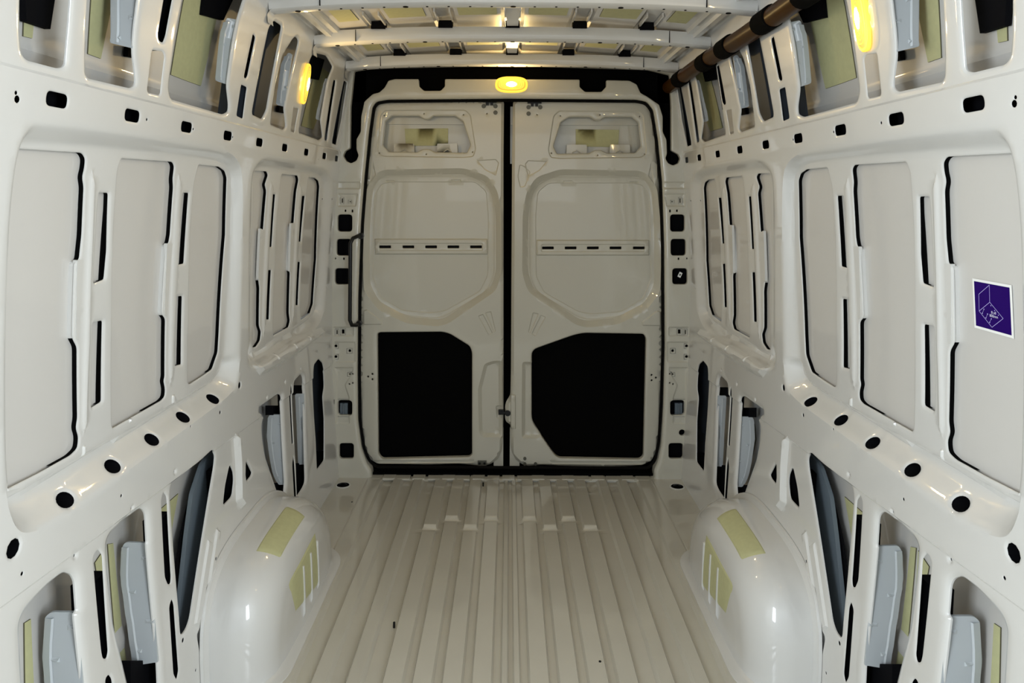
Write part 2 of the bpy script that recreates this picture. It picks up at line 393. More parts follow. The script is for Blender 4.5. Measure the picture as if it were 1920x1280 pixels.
    for qi, qq in enumerate(h1 + hs):
        wr = [L(*p_, REC)[1] for p_ in zr[qi]] if qi in zr else (0, 0); mw = MB()
        A = np.array(dens(qq, .01)); yc = A[:, 0].min() + .62 * (A[:, 0].max() - A[:, 0].min())
        mb = MB(); n = len(A)
        for i in range(n):
            a, b = A[i], A[(i+1) % n]
            if (a[0] + b[0]) / 2 < yc: continue
            if abs(b[1]-a[1]) < 1e-5 and a[0] < yc + .01: continue
            a2, b2 = a + [.0015, 0], b + [.0015, 0]
            p = P3(np.array([a2, b2, b2, a2]), np.array([REC+.004, REC+.004, REC+GAP+.001, REC+GAP+.001]))
            (mw if wr[1] < (a[1] + b[1]) / 2 < wr[0] else mb).add(p, [(0, 1, 2, 3)])
        if mb.f: mb.build('edge_gap_shade', BLACK, wall, smooth=0)
        if mw.f: mw.build('spacer_side', PAINT, wall, smooth=0)
    for q in hs:      # black plate painting the shade in the rear half of each slot
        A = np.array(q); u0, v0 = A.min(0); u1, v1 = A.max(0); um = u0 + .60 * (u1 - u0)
        plate('slot_shade', [(um + .012, v0 - .006), (u1 + .022, v0 - .006), (u1 + .022, v1 + .006), (um + .012, v1 + .006)], P3, REC + GAP - .002, .001, [BLACK], wall, smooth=0)
    # white spacers in the middle of the posts (they bridge frame and skin)
    for s_ in ([(144,487),(156,487),(148,637),(142,635)], [(313,456),(323,456),(313,592),(308,590)],
               [(488,428),(495,432),(488,525),(484,523)], [(546,418),(553,418),(547,510),(543,508)]):
        plate('spacer_flange', rp(LP(s_, REC), .003), P3, REC - .001, .009, [PAINT], wall)
    # black boxes and cups that paint cavity shade behind slots and holes
    def bbox_back(polys, name, h, pad=.012, m=GAPBLACK):
        for q in polys:
            A = np.array(q)
            if name == 'hole_backing':
                Dq = np.array(offset(dens(q, .01), .0006)); hq = Sh.H(Dq) + .0012; n = len(Dq)
                p0 = P3(Dq, hq); p1 = P3(Dq, np.full(n, hq.max() + .022)); mb = MB()
                mb.add(list(p0) + list(p1), [(i, (i+1) % n, n+(i+1) % n, n+i) for i in range(n)] + [tuple(range(n, 2*n))]); mb.build(name, m, wall, smooth=0); continue
            a = A.min(0) - pad; b = A.max(0) + pad
            mb = MB(); n = 3
            pts = [(a[0], a[1]), (b[0], a[1]), (b[0], b[1]), (a[0], b[1])]
            gx, gy = np.meshgrid(np.linspace(a[0], b[0], 9), np.linspace(a[1], b[1], 9))
            base = float(Sh.H(np.stack([gx.ravel(), gy.ravel()], 1)).max()) + .0015
            hh = max(h[1], base + .02); p0 = P3(pts, np.full(4, base)); p1 = P3(pts, np.full(4, hh))
            mb.add(list(p0) + list(p1), [(4,5,6,7)] + [(i, (i+1) % 4, 4+(i+1) % 4, 4+i) for i in range(4)])
            mb.build(name, m, wall, smooth=0)
    # one long black strip painting cavity shade behind the belt slots; one behind the lower rail
    def rail(z0, z1, h0, h1_, y0, y1, name):  # builds a black strip that paints cavity shade
        mb = MB(); ys = np.linspace(y0, y1, 12); 
        for i in range(11):
            pts = [(ys[i], z0), (ys[i+1], z0), (ys[i+1], z1), (ys[i], z1)]
            p0 = P3(pts, np.full(4, h0)); p1 = P3(pts, np.full(4, h1_))
            mb.add(list(p0) + list(p1), [(4,5,6,7),(0,1,5,4),(2,3,7,6)])
        mb.build(name, GAPBLACK, wall, smooth=0)
    rail(1.542, 1.592, .004, .040, 1.0, YR, 'cavity_shade_box')
    bbox_back([q for q in bs if np.array(q)[:, 1].mean() < 1.5], 'hole_backing', (.004, .040), .006)
    for dct in (upoly, lpoly):
        for k, q in dct.items():
            A = np.array(q)
            if k in ('c_slit', 'e_slit', 'h_slit'): bbox_back([q], 'cavity_shade_box', (.010, .05), .012)
            if k in ('a_slit', 'b_slit', 'f_slit'):
                t = A[:, 1].max() - .30 * (A[:, 1].max() - A[:, 1].min()) if k != 'f_slit' else A[:, 1].max()
                bbox_back([[(A[:, 0].min(), A[:, 1].min()), (A[:, 0].max(), t)]], 'cavity_shade_box', (.012, .05), .010)
            if k in ('a_slit_low', 'b_slit_low', 'f_slit_low', 'd', 'e') and dct is lpoly: bbox_back([q], 'cavity_shade_box', (.012, .05), .010)
            if k in ('e_low',) and dct is upoly: bbox_back([q], 'cavity_shade_box', (.012, .06), .010, SLATED)
    # inner braces in the tall openings, their shade mixed into the slate colour
    def brace(px, h, name='inner_brace', m=SLATE, th=.012): return plate(name, rp(LP(px, h), .01), P3, h, th, [m], wall)
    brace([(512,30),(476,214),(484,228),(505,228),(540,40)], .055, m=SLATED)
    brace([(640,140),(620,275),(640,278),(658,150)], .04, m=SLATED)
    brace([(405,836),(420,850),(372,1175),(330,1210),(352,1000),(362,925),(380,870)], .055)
    plate('inner_brace_shadow_gap', rp(LP([(386,858),(404,838),(380,900),(352,1010),(330,1150),(322,1150),(340,1010),(366,900)], .07), .005), P3, .072, .006, [GAPBLACK], wall).name = 'brace_gap_shade'  # black strip painting the shadow gap beside the brace
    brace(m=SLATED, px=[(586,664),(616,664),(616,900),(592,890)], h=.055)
    # ribbed stiffener brackets inside the big openings
    def bracket(px, edge):
        """web standing across the cavity, facing the cab; edge = image point on the post it is welded to"""
        Y0 = L(*edge)[0] + .004
        q = rp([D(x, y, Y0) for x, y in px], .008, 3); q = [(sg * max(-x, float(Wd(z)) + .009), z) for x, z in q]       # mirrored for the right wall
        if sg > 0: q = q[::-1]
        PB = lambda P, h: np.stack([np.asarray(P)[:, 0], Y0 + h, np.asarray(P)[:, 1]], 1)
        o = plate('stiffener_bracket', q, PB, 0.0, .006, [BRACK], wall)
        A = np.array(q); v0, v1 = A[:, 1].min(), A[:, 1].max(); xa = np.abs(A[:, 0])
        D_ = np.array(dens(q, .01))
        def span(v):
            row = D_[np.abs(D_[:, 1] - v) < .02]; r_ = np.abs(row[:, 0]); return r_.min(), r_.max()
        # outer edge fold: light strip set off by a crease
        if True:
            V = []; n_ = 12
            for k in range(n_ + 1):
                v = v0 + .012 + (v1 - v0 - .024) * k / n_; i0, i1 = span(v); V += [(sg * (i1 - .020), Y0 - .0005, v), (sg * (i1 - .017), Y0 - .004, v), (sg * (i1 - .002), Y0 - .001, v)]
            mk('edge_fold', V, [(k*3+j, k*3+j+1, k*3+j+4, k*3+j+3) for k in range(n_) for j in (0, 1)], BRACK, o, smooth=20)
        for k, fr in enumerate((.13, .40, .64, .88)):
            v = v1 - (v1 - v0) * fr; i0, i1 = span(v); w_ = (i1 - i0)
            a_, b_ = ((i0 + .002, i0 + w_ * .35) if k % 2 == 0 else (i1 - w_ * .45, i1 - .012))
            if b_ - a_ < .004: continue
            mb = MB(); mb.add([(sg*a_, Y0 - .0003, v - .005), (sg*b_, Y0 - .0003, v - .005), (sg*b_, Y0 - .0003, v + .005), (sg*a_, Y0 - .0003, v + .005), (sg*(a_ + .002), Y0 - .007, v), (sg*(b_ - .006), Y0 - .002, v)],
                              [(0,1,5,4),(3,4,5,2),(0,4,3),(1,2,5)]); mb.build('rib', BRACK, o, smooth=0)
        return o
    bracket([(207,-70),(207,70),(205,80),(256,92),(260,60),(270,-70)], (258,62))
    bracket([(425,33),(412,69),(408,100),(403,151),(431,160),(437,130),(452,38)], (440,100))
    bracket([(540,98),(526,127),(517,196),(538,201),(545,150),(556,104)], (540,180))
    bracket([(610,146),(591,223),(606,228),(619,150)], (612,200))
    bracket([(96,1147),(150,1148),(166,1290),(172,1370),(92,1370),(79,1232),(84,1156)], (158,1230))
    bracket([(234,1016),(285,1018),(293,1129),(304,1240),(249,1248),(225,1077),(227,1030)], (294,1130))
    bracket([(506,777),(533,777),(538,839),(540,908),(522,909),(508,871),(500,818),(502,783)], (537,839))
    bracket([(553,738),(573,738),(577,870),(559,871)], (576,800))
    # damping pads on the skin
    def pad(px, v0=None):
        q = LP(px, .10); plate('damping_pad', q, P3, lambda P: SK(P) - .003, .0035, [PAD, PADE], wall, side_mat=1)
    for p in [[(52,-70),(46,68),(63,72),(76,-60)], [(178,-70),(167,101),(191,110),(214,0),(222,-70)],
              [(360,-60),(345,5),(322,140),(350,151),(378,161),(392,103),(416,0),(430,-60)],
              [(596,120),(583,165),(566,236),(588,243),(606,200),(622,140)],
              [(48,1168),(60,1160),(66,1290),(70,1400),(52,1400)], [(180,1055),(200,1025),(203,1093),(186,1093)],
              [(204,1020),(214,1018),(232,1190),(246,1290),(226,1290)], [(302,955),(336,925),(322,1000),(322,1005),(305,1000)]]: pad(p)
    if side == 'right': pad([(503,790),(512,800),(514,850),(506,850),(500,820)])
    # black plates painting the darkness deep in the window bays
    for px in ([(105,-40),(108,40),(150,55),(165,-40)], [(428,-40),(420,28),(455,38),(490,-40)], [(533,60),(532,98),(556,104),(566,66)], [(612,104),(606,146),(622,150),(632,112)],
               [(288,88),(286,106),(318,112),(318,92)], [(552,198),(551,210),(566,213),(566,200)]):
        plate('bay_shade', LP(px, .03), P3, .088, .012, [GAPBLACK], wall, smooth=0)
    for px in ([(180,1093),(202,1093),(214,1290),(196,1290)],): plate('slit_shade', LP(px, .06), P3, .06, .006, [GAPBLACK], wall, smooth=0)  # black plate painting the shade inside the lower slit
    for px in ([(553,722),(576,722),(576,740),(553,740)], [(512,760),(536,760),(536,778),(512,778)], [(520,905),(545,905),(545,945),(520,945)], [(556,868),(582,868),(582,945),(556,945)], [(590,845),(616,845),(616,900),(590,900)],
               [(245,1238),(308,1238),(312,1345),(245,1345)]):
        plate('lower_bay_shade', LP(px, .045), P3, .045, .03, [GAPBLACK], wall, smooth=0)  # black plates painting the shade inside the lower bays
    return wall, P3
wall_l, PL = build_wall('left'); wall_r, PR = build_wall('right')

# ================================================================== FLOOR
ribx = sorted([s * (.083 + .0855 * k) for k in range(4) for s in (-1, 1)])
outer = [-.66, -.55, -.45, .45, .55, .66]
def rib_h(x, y):
    h = -0.016
    for i, c in enumerate(ribx):
        k = round((abs(c) - .083) / .0855); yg = 2.965 if k % 2 == 0 else 2.885
        t = min(max((.032 - abs(x - c)) / .006, 0), 1)
        g = min(max((abs(y - (yg - .022)) - .010) / .014, 0), 1)
        h = max(h, -0.016 + .016 * t * g)
    for c in outer:
        wv = .020 if abs(c) < .6 else .03
        h = max(h, -.016 + .016 * min(max((wv + .008 - abs(x - c)) / .008, 0), 1))
    a = abs(x)
    if a < .034: h = max(h, -.016 + .012 * min(max((.012 - abs(a - .018)) / .005, 0), 1))
    if a > .69: h = max(h, -.016 + .016 * min((a - .69) / .01, 1))
    return h
xs = {0.0, -.86, .86}
for c in ribx:
    for d in (.032, .026, 0): xs |= {c - d, c + d}
for c in outer:
    wv = .020 if abs(c) < .6 else .03
    for d in (wv, wv + .008, 0): xs |= {c - d, c + d}
for s_ in (-1, 1):
    for a in (.006, .011, .025, .030, .69, .70, .75, .80): xs.add(s_ * a)
xs = sorted(xs)
ys = sorted(set(np.round(np.concatenate([np.linspace(YF, 2.7, 30), np.arange(2.80, 3.0, .006), np.linspace(3.02, YD - .022, 8)]), 4)))
V = [(x, y, rib_h(x, y)) for y in ys for x in xs]; nx = len(xs)
Fc = [(j*nx+i, j*nx+i+1, (j+1)*nx+i+1, (j+1)*nx+i) for j in range(len(ys)-1) for i in range(nx-1)]
floor = mk('floor', V, Fc, FLOORP, smooth=50); prop(floor, kind='structure', label='beige painted ribbed steel load floor')
# raised sill plate with notches below the doors
mb = MB()
for i in range(19):
    x0 = -.70 + i * .0735; mb.box((x0, YR - .01, -.006), (x0 + .060, YD - .025, .001 + .002 * (i % 2)))
mb.build('sill_tread', FLOORP, floor)
# small floor drips and scratches are paint: a handful of plugs
for px, py in [(906, 905), (660, 941), (739, 1167), (1125, 1240)]:
    x, y = FLR(px, py); mb = MB(); mb.tube([(x, y, -.018), (x, y, .0015)], .004, 8); mb.build('drain_plug', PLASTIC, floor)
for sgn, lab in ((-1, 'left'), (1, 'right')):
    x = sgn * .80; y = 3.27; e = empty('lashing_recess', (x, y, 0)); prop(e, 'black oval lashing recess in the floor at the foot of the %s rear pillar' % lab, 'lashing recess', 'lashing recesses')
    mb = MB(); n = 20
    mb.tube([(0, 0, .0), (0, 0, .003)], [.036, .036], n); mb.build('rim', PAINT, e).scale = (1, .85, 1)
    mb = MB(); mb.tube([(0, 0, .0025), (0, 0, .005)], [.030, .028], n); mb.build('cup', BLACK, e).scale = (1, .85, 1)
    mb = MB(); mb.tube([(-.018, 0, .006), (-.006, .002, .011), (.006, .002, .011), (.018, 0, .006)], .003, 8); mb.build('bar', PLASTIC, e)

# ================================================================== WHEEL ARCHES
def arch(sgn, lab):
    Yc, a, hgt = 2.285, .40, .325; xi = .665; KD = .32
    PE = lambda front: 3.6 if front else 2.3
    def XK(k):      # x of the shell for a shrink factor k of the side profile
        if k >= 1: return xi + .13
        if k > 1 - KD: return xi + .13 - .12 * math.sqrt(max(0, 1 - (1 - (1 - k) / KD) ** 2))
        return xi + .010 - .010 * (1 - k / (1 - KD)) ** .5
    def prof(t):   # t 0..1 from front foot over the top to rear foot
        th = math.pi * t; c, s_ = math.cos(th), math.sin(th); e = 2 / PE(c > 0)
        return (-math.copysign(abs(c) ** e, c), abs(s_) ** e)
    def Sf(t, s, off=0.0):
        cy, cz = prof(t); z1 = cz * hgt
        if s < .30: k = 1.0; x0 = float(Wd(z1)) - .001; x = x0 + (xi + .13 - x0) * s / .30
        elif s < .70: q = (s - .30) / .40 * math.pi / 2; k = 1 - KD * (1 - math.cos(q)); x = XK(k) if k < 1 else xi + .13
        else: k = (1 - KD) * (1 - (s - .70) / .30); x = XK(k)
        return (sgn * x, Yc + cy * a * k, z1 * k)
    def pt(Y, z, off):
        A = abs(Y - Yc) / a; B = max(z, 0) / hgt; p_ = PE(Y < Yc); k = (A ** p_ + B ** p_) ** (1 / p_)
        return (sgn * (XK(k) - off * .8), Yc + (Y - Yc) * (1 + off), z + off * .8)
    nt, ns = 72, 44; V = [Sf(i / nt, j / (ns - 1)) for i in range(nt + 1) for j in range(ns)]
    Fc = [(i*ns+j, i*ns+j+1, (i+1)*ns+j+1, (i+1)*ns+j) for i in range(nt) for j in range(ns-1)]
    e = empty('wheel_arch', (sgn * .78, Yc, 0)); prop(e, 'glossy white %s wheel arch housing with two yellow-green pads' % lab, 'wheel arch')
    def child(o): o.parent = e; o.location = (-e.location.x, -e.location.y, 0); return o
    child(mk('housing', V, Fc, PAINT, smooth=60))
    base = [Sf(0, j / 40 * .70)[:2] for j in range(41)] + [Sf(1, .70 - j / 40 * .70)[:2] for j in range(41)]
    B0 = np.array(base)
    def ring(dd, z, r=0):
        O_ = []
        for i in range(len(B0)):
            t_ = B0[min(i+1, len(B0)-1)] - B0[max(i-1, 0)]; L_ = np.linalg.norm(t_) + 1e-9; nrm = np.array([-t_[1], t_[0]]) / L_ * (1 if sgn < 0 else -1)
            p_ = B0[i] - nrm * dd; p_[0] = sgn * min(abs(p_[0]), .838); O_.append((p_[0], p_[1], z))
        return O_
    rings = [ring(-.012, .020), ring(.002, .010), ring(.012, .005), ring(.030, .004), ring(.034, .003), ring(.035, -.010)]
    V = [p for r in rings for p in r]; n = len(B0)
    child(mk('weld_flange', V, [(r*n+i, r*n+i+1, (r+1)*n+i+1, (r+1)*n+i) for r in range(5) for i in range(n-1)], PAINT, smooth=40))
    # flange against the wall
    V = []; m_ = 48
    for i in range(m_ + 1):
        cy, cz = prof(i / m_)
        for kk, dxx in ((1.0, .010), (1.02, .008), (1.03, .005), (1.055, .004), (1.06, -.004)):
            z = cz * hgt * kk; V.append((sgn * (float(Wd(z)) - dxx), Yc + cy * a * kk, z))
    child(mk('wall_flange', V, [(i*5+j, i*5+j+1, (i+1)*5+j+1, (i+1)*5+j) for i in range(m_) for j in range(4)], PAINT, smooth=40))
    def patch(name, quad, m, off, lab_=None):
        nu = nv = 16; V = []
        for i in range(nu + 1):
            for j in range(nv + 1):
                u, v = i / nu, j / nv; q = [(1-u)*(1-v)*quad[0][k] + u*(1-v)*quad[1][k] + u*v*quad[2][k] + (1-u)*v*quad[3][k] for k in (0, 1)]
                edge = i in (0, nu) or j in (0, nv); V.append(pt(q[0], q[1], off if not edge else -.001))
        w_ = nv + 1; Fc = [(i*w_+j, i*w_+j+1, (i+1)*w_+j+1, (i+1)*w_+j) for i in range(nu) for j in range(nv)]
        mi = [1 if m is PAD and (i in (0, nu-1) or j in (0, nv-1)) and i + j < 0 else 0 for i in range(nu) for j in range(nv)]
        o = child(mk(name, V, Fc, [m, PADE], None, mi, 25))
        if lab_: o['label'] = lab_
    # pad on the crown: laid out by shrink factor and profile position
    V = []; nu = nv = 16
    for i in range(nu + 1):
        for j in range(nv + 1):
            sx = .345 + (.515 - .345) * j / nv; tt = .390 + .150 * i / nu
            p = Sf(tt, sx); o_ = -.001 if (i in (0, nu) or j in (0, nv)) else .0025; V.append((p[0] - sgn * o_ * .4, p[1], p[2] + o_))
    w_ = nv + 1; child(mk('damping_pad', V, [(i*w_+j, i*w_+j+1, (i+1)*w_+j+1, (i+1)*w_+j) for i in range(nu) for j in range(nv)], PAD, smooth=25))['label'] = 'yellow-green pad on the crown of the arch'
    patch('damping_pad', [(2.36,.229),(2.07,.214),(2.12,.098),(2.38,.040)], PAD, .003, 'yellow-green ribbed pad on the inner face')
    for y in (2.20, 2.28, 2.36):
        patch('bead', [(y-.004,.20),(y+.004,.20),(y+.006,.03),(y-.002,.03)], PAINT, .008)
    return e
arch(-1, 'left'); arch(1, 'right')

# ================================================================== REAR FRAME
def PY(Y0):
    return lambda P, h: np.stack([np.asarray(P)[:, 0], Y0 + h, np.asarray(P)[:, 1]], 1)
opening = [(704,190),(697,200),(690,250),(682,330),(675,420),(670,560),(669,700),(670,790),(677,842),(687,868),(702,882),(1220,884),(1233,868),(1240,835),(1245,760),(1248,650),(1247,460),(1243,340),(1235,260),(1226,205),(1214,190),(1195,186),(960,184),(725,186)]
blackgap = [(664,133),(700,127),(960,122),(1215,130),(1256,140),(1259,200),(1259,282),(1272,289),(1276,297),(1272,306),(1262,310),(1253,306),(1248,297),(1251,288),(1250,262),(1243,247),(1243,218),(1236,196),(1214,181),(1201,174),(1194,158),(1180,151),
            (1137,150),(1137,162),(1128,172),(1097,172),(1087,163),(1087,149),(834,148),(834,162),(826,170),(795,170),(786,162),(785,148),(740,148),(728,151),(721,164),(711,173),(699,176),(683,190),(677,218),(676,247),(668,261),(668,280),
            (672,291),(668,301),(658,306),(649,302),(643,292),(647,283),(656,278),(657,200)]
zt = 2.07
ol = [(-.90, -.02), (.90, -.02), (.90, 1.0), (.885, 1.45), (.86, 1.7), (.83, 1.9), (.80, zt), (-.80, zt), (-.83, 1.9), (-.86, 1.7), (-.885, 1.45), (-.90, 1.0)]
Sh = Sheet(ol, PY(YR), lambda P: np.zeros(len(P)), .014)
op = rp(DP(opening, YR), .02)
opf = rp(DP([(704,190),(697,200),(690,250),(682,330),(675,420),(670,560),(669,700),(670,790),(677,842),(687,870),(696,884),(696,899),(1228,899),(1227,884),(1234,868),(1241,835),(1245,760),(1248,650),(1247,460),(1243,340),(1235,260),(1226,205),(1214,190),(1195,186),(960,184),(725,186)], YR), .012); Sh.hole(opf, .020, .014, .04)
Sh.hole(rp(DP(blackgap, YR), .006, 2), .005, .004, .02)
rr = []
for sx in (0, 1):
    m_ = (lambda x: x) if sx == 0 else (lambda x: 1917 - x)
    for x0, y0, x1, y1 in [(633,402,660,434),(631,448,659,479),(628,503,656,533),(633,751,660,779),(636,831,663,860)]:
        q = rp(DP([(m_(x0),y0),(m_(x1),y0),(m_(x1),y1),(m_(x0),y1)], YR), .016); rr.append(q); Sh.hole(q, .005, .004, .012)
    for x0, y0, x1, y1 in [(640,372,642,380),(655,377,657,379),(646,393,649,397),(659,393,662,398),(628,483,630,486),(643,483,646,487),(630,619,632,627),(640,618,645,626),(625,749,627,758),(631,857,633,865)]:
        q = DP([(m_(x0),y0),(m_(x1),y0),(m_(x1),y1),(m_(x0),y1)], YR); rr.append(q); Sh.hole(q, .003, .002, .006)
    for x, y in [(629,649),(655,658),(629,669),(655,702),(661,701),(655,720),(661,718)]:
        c = D(m_(x), y, YR); r = .007 if y < 680 else .004; q = [(c[0]+r*math.cos(t*math.pi/5), c[1]+r*math.sin(t*math.pi/5)) for t in range(10)]; rr.append(q); Sh.hole(q, .003, .002, .006)
    for q in [[(632,362),(672,362),(668,388),(632,388)], [(624,612),(664,612),(664,631),(624,631)], [(626,688),(664,688),(662,700),(648,722),(656,745),(656,795),(630,795),(630,700)],
              [(632,340),(676,340),(676,355),(632,355)], [(626,640),(667,640),(667,680),(626,680)]]:
        Sh.press(rp(DP([(m_(a), b) for a, b in q], YR), .01), .006, .008)
c = D(1279, 811, YR); q = [(c[0]+.015*math.cos(t*math.pi/8), c[1]+.015*math.sin(t*math.pi/8)) for t in range(16)]; rr.append(q); Sh.hole(q, .004, .003, .01)
rear = Sh.make('wall_rear', LAMPLIT); prop(rear, kind='structure', label='white steel rear door frame with pillars and header')
for q in rr:
    A = np.array(q); a = A.min(0) - .006; b = A.max(0) + .006; s_ = (b - a).max() > .03
    low = A[:, 1].mean() < .42 and A[:, 1].mean() > .2
    mb = MB(); d0, d1 = YR + .003, YR + (.05 if s_ else .02)
    mb.add([(a[0],d0,a[1]),(b[0],d0,a[1]),(b[0],d0,b[1]),(a[0],d0,b[1]),(a[0],d1,a[1]),(b[0],d1,a[1]),(b[0],d1,b[1]),(a[0],d1,b[1])], [(4,5,6,7),(0,1,5,4),(1,2,6,5),(2,3,7,6),(3,0,4,7)])
    mb.build('pillar_shade_box', [GAPBLACK], rear, smooth=0)  # black box painting cavity shade behind each pillar cut-out
# black boxes painting the cavity shade behind the header gap
mb = MB(); mb.box((-.86, YR + .085, 1.50), (-.735, YR + .10, 2.10)); mb.box((.735, YR + .085, 1.50), (.86, YR + .10, 2.10)); mb.box((-.80, YR + .085, 1.86), (.80, YR + .10, 2.12)); mb.build('header_cavity_shade', BLACK, rear, smooth=0)
# grey bits inside the lower pillar windows
for m_ in ((lambda x: x), (lambda x: 1917 - x)):
    a = D(m_(638), 755, YR + .04); b = D(m_(652), 776, YR + .04)
    mb = MB(); mb.box((min(a[0], b[0]), YR + .035, b[1]), (max(a[0], b[0]), YR + .045, a[1])); mb.tube([((a[0]+b[0])/2, YR+.03, b[1]), ((a[0]+b[0])/2, YR+.03, a[1])], .004, 8); mb.build('hinge_box', SLATE, rear)

# rubber seal around the opening (trim) and black light-blocking boxes added behind the doors
def ring_strip(poly, Y0, Y1, w0, w1):
    a = offset(poly, w0); b = offset(poly, w1); n = len(poly); V = [(p[0], Y0, p[1]) for p in a] + [(p[0], Y0 - .012, p[1]) for p in offset(poly, (w0+w1)/2)] + [(p[0], Y1, p[1]) for p in b]
    return V, [(r*n+i, r*n+(i+1) % n, (r+1)*n+(i+1) % n, (r+1)*n+i) for r in range(2) for i in range(n)]
opd = dens(op, .03)
V, Fc = ring_strip(opd, YR + .03, YR + .03, .001, -.014); seal = mk('trim_1', V, Fc, RUBBER, smooth=60); prop(seal, kind='structure', label='black rubber door seal around the rear opening')
mb = MB(); mb.box((-.72, YD - .022, -.02), (.72, YD + .03, .012)); mb.box((-.80, YD + .085, -.03), (.80, YD + .10, 1.90)); mb.box((-.80, YD + .0, -.03), (.80, YD + .09, -.012)); mb.box((-.92, YR + .06, -.03), (-.80, YD + .10, 2.14)); mb.box((.80, YR + .06, -.03), (.92, YD + .10, 2.14)); mb.box((-.92, YR + .06, 2.10), (.92, YD + .12, 2.16)); mb.box((-.92, YD + .10, -.03), (.92, YD + .12, 2.16))  # back, side and top boxes added to stop sky light leaking in
bk = mb.build('gap_light_block', BLACK, smooth=0); prop(bk, kind='structure', label='black boxes added behind the rear doors for the dark gap and to block light')

# ================================================================== DOORS
def door(nm, side):
    MX = (lambda p: p) if side == 'left' else (lambda p: [(1920 - x, y + 2) for x, y in p][::-1])
    DPm = lambda p: DP(MX(p), YD)
    if side == 'left':
        outl = [(707,191),(699,203),(693,250),(685,330),(679,420),(674,560),(673,700),(675,790),(683,842),(692,862),(706,871),(800,873),(860,871),(905,875),(919,872),(934,862),(940,848),(943,825),(944,780),(944,300),(945,190),(930,187),(725,187)]
        low = [(707,626),(712,623),(829,622),(844,626),(881,649),(885,660),(885,852),(880,857),(716,861),(709,852)]
    else:
        outl = [(962,190),(960,300),(958,700),(957,738),(956,742),(949,754),(947,762),(947,786),(949,792),(956,797),(957,800),(957,820),(959,847),(967,863),(979,872),(990,875),(1015,873),(1060,875),(1140,877),(1205,874),(1222,866),(1232,848),(1238,800),(1242,700),(1243,560),(1241,420),(1236,330),(1230,250),(1221,203),(1212,191),(1190,187),(975,187)]
        low = [(997,656),(1076,628),(1095,624),(1207,626),(1212,634),(1207,856),(1200,862),(1046,859),(1035,847),(997,791)]
    P = PY(YD)
    Sh = Sheet(rp(DP(outl, YD), .010), P, lambda P_: .014 * sm((.007 + sdist(P_, outr)) / .007), .0125)
    outr = Sh.o
    po = rp(DPm([(705,325),(720,318),(870,315),(915,330),(933,358),(940,400),(941,510),(930,545),(840,607),(820,612),(761,606),(708,580),(682,545),(679,440),(688,350)]), .03)
    pi = rp(DPm([(700,364),(712,344),(733,340),(891,340),(912,358),(916,405),(915,517),(900,548),(834,585),(810,589),(754,585),(711,559),(696,521),(698,420)]), .02)
    pm = rp(DPm([(692,364),(705,334),(733,329),(880,328),(912,343),(924,365),(928,405),(927,520),(912,548),(835,595),(815,600),(757,594),(707,568),(689,530),(690,420)]), .03)
    Sh.press(po, .026, .030); Sh.press(pm, .004, .006); Sh.press(pi, .003, .004)
    ho = rp(DP(low, YD), .030, 5); Sh.hole(ho, .010, .006, .02)
    wi = rp(DPm([(734,217),(785,217),(795,223),(804,223),(812,217),(853,217),(868,227),(882,272),(875,286),(815,285),(804,279),(793,279),(781,285),(728,284),(717,272),(722,227)]), .006, 3)
    wo = rp(DPm([(722,206),(872,205),(883,215),(893,280),(888,294),(870,296),(718,294),(708,288),(707,278),(713,214)]), .012); Sh.press(wo, .005, .006)
    Sh.hole(wi, .010, .006, .012)
    # bar slots
    bar = rp(DPm([(700,448),(914,448),(914,478),(700,478)]), .006); Sh.press(bar, -.010, .006)
    Sh.press(rp(DPm([(709,456),(905,456),(905,471),(709,471)]), .006), .004, .004)
    for x in (720,764,807,849,892):
        Sh.hole(rp(DPm([(x-11,461),(x+11,461),(x+11,466),(x-11,466)]), .004), .004, .003, .008)
    # embossed details
    Sh.press(rp(DPm([(681,582),(688,579),(717,601),(716,609),(681,609)]), .008), -.005, .006)
    for q in ([(896,592),(906,588),(924,624),(916,629)], [(909,586),(921,583),(930,620),(926,624)], [(893,300),(930,298),(936,305),(930,330),(908,318)], [(699,300),(705,328),(696,340),(692,345)],
              [(720,337),(738,337),(738,341),(720,341)], [(844,336),(864,336),(864,341),(844,341)]):
        Sh.press(rp(DPm(q), .006), .004, .005)
    if side == 'right': Sh.press(rp(DP([(974,308),(982,310),(995,322),(985,350),(975,352),(970,330)], YD), .008), .004, .005)
    Sh.press(rp(DPm([(908,682),(925,676),(941,676),(942,820),(905,820),(898,812),(896,730)]), .015), .016, .018)
    if side == 'left': Sh.press(rp(DP([(929,763),(942,760),(942,786),(931,786)], YD), .004), .006, .005)
    else: Sh.press(rp(DP([(957,738),(967,740),(967,804),(957,804)], YD), .003), -.008, .004)
    holes = [(720,216,.003),(795,213,.003),(869,215,.003),(711,287,.003),(799,289,.003),(886,285,.003),(690,706,.005),(698,701,.005),(698,711,.005),(913,213,.003)]
    for x, y, r in holes:
        c = DPm([(x, y)])[0]; Sh.hole([(c[0]+r*math.cos(t*math.pi/5), c[1]+r*math.sin(t*math.pi/5)) for t in range(10)], .003, .002, .006)
    # deep bead across the bottom
    Sh.press(rp(DPm([(700,862),(890,862),(885,868),(702,869)]), .004), .004, .004)
    d = Sh.make(nm, LAMPLIT); prop(d, kind='structure', label='white steel %s rear door with black lower opening' % side)
    # outer skin, seen in the window and behind the slots
    A = np.array(outr); a, b = A.min(0) + .02, A.max(0) - .02
    zc = D(800, 305, YD)[1]
    zw = D(800, 231, YD)[1]; mb = MB(); mb.box((a[0], YD + .070, zc), (b[0], YD + .078, zw)); mb.box((a[0], YD + .055, zw), (b[0], YD + .078, b[1] - .01)); mb.build('outer_skin', LAMPLIT, d, smooth=0)
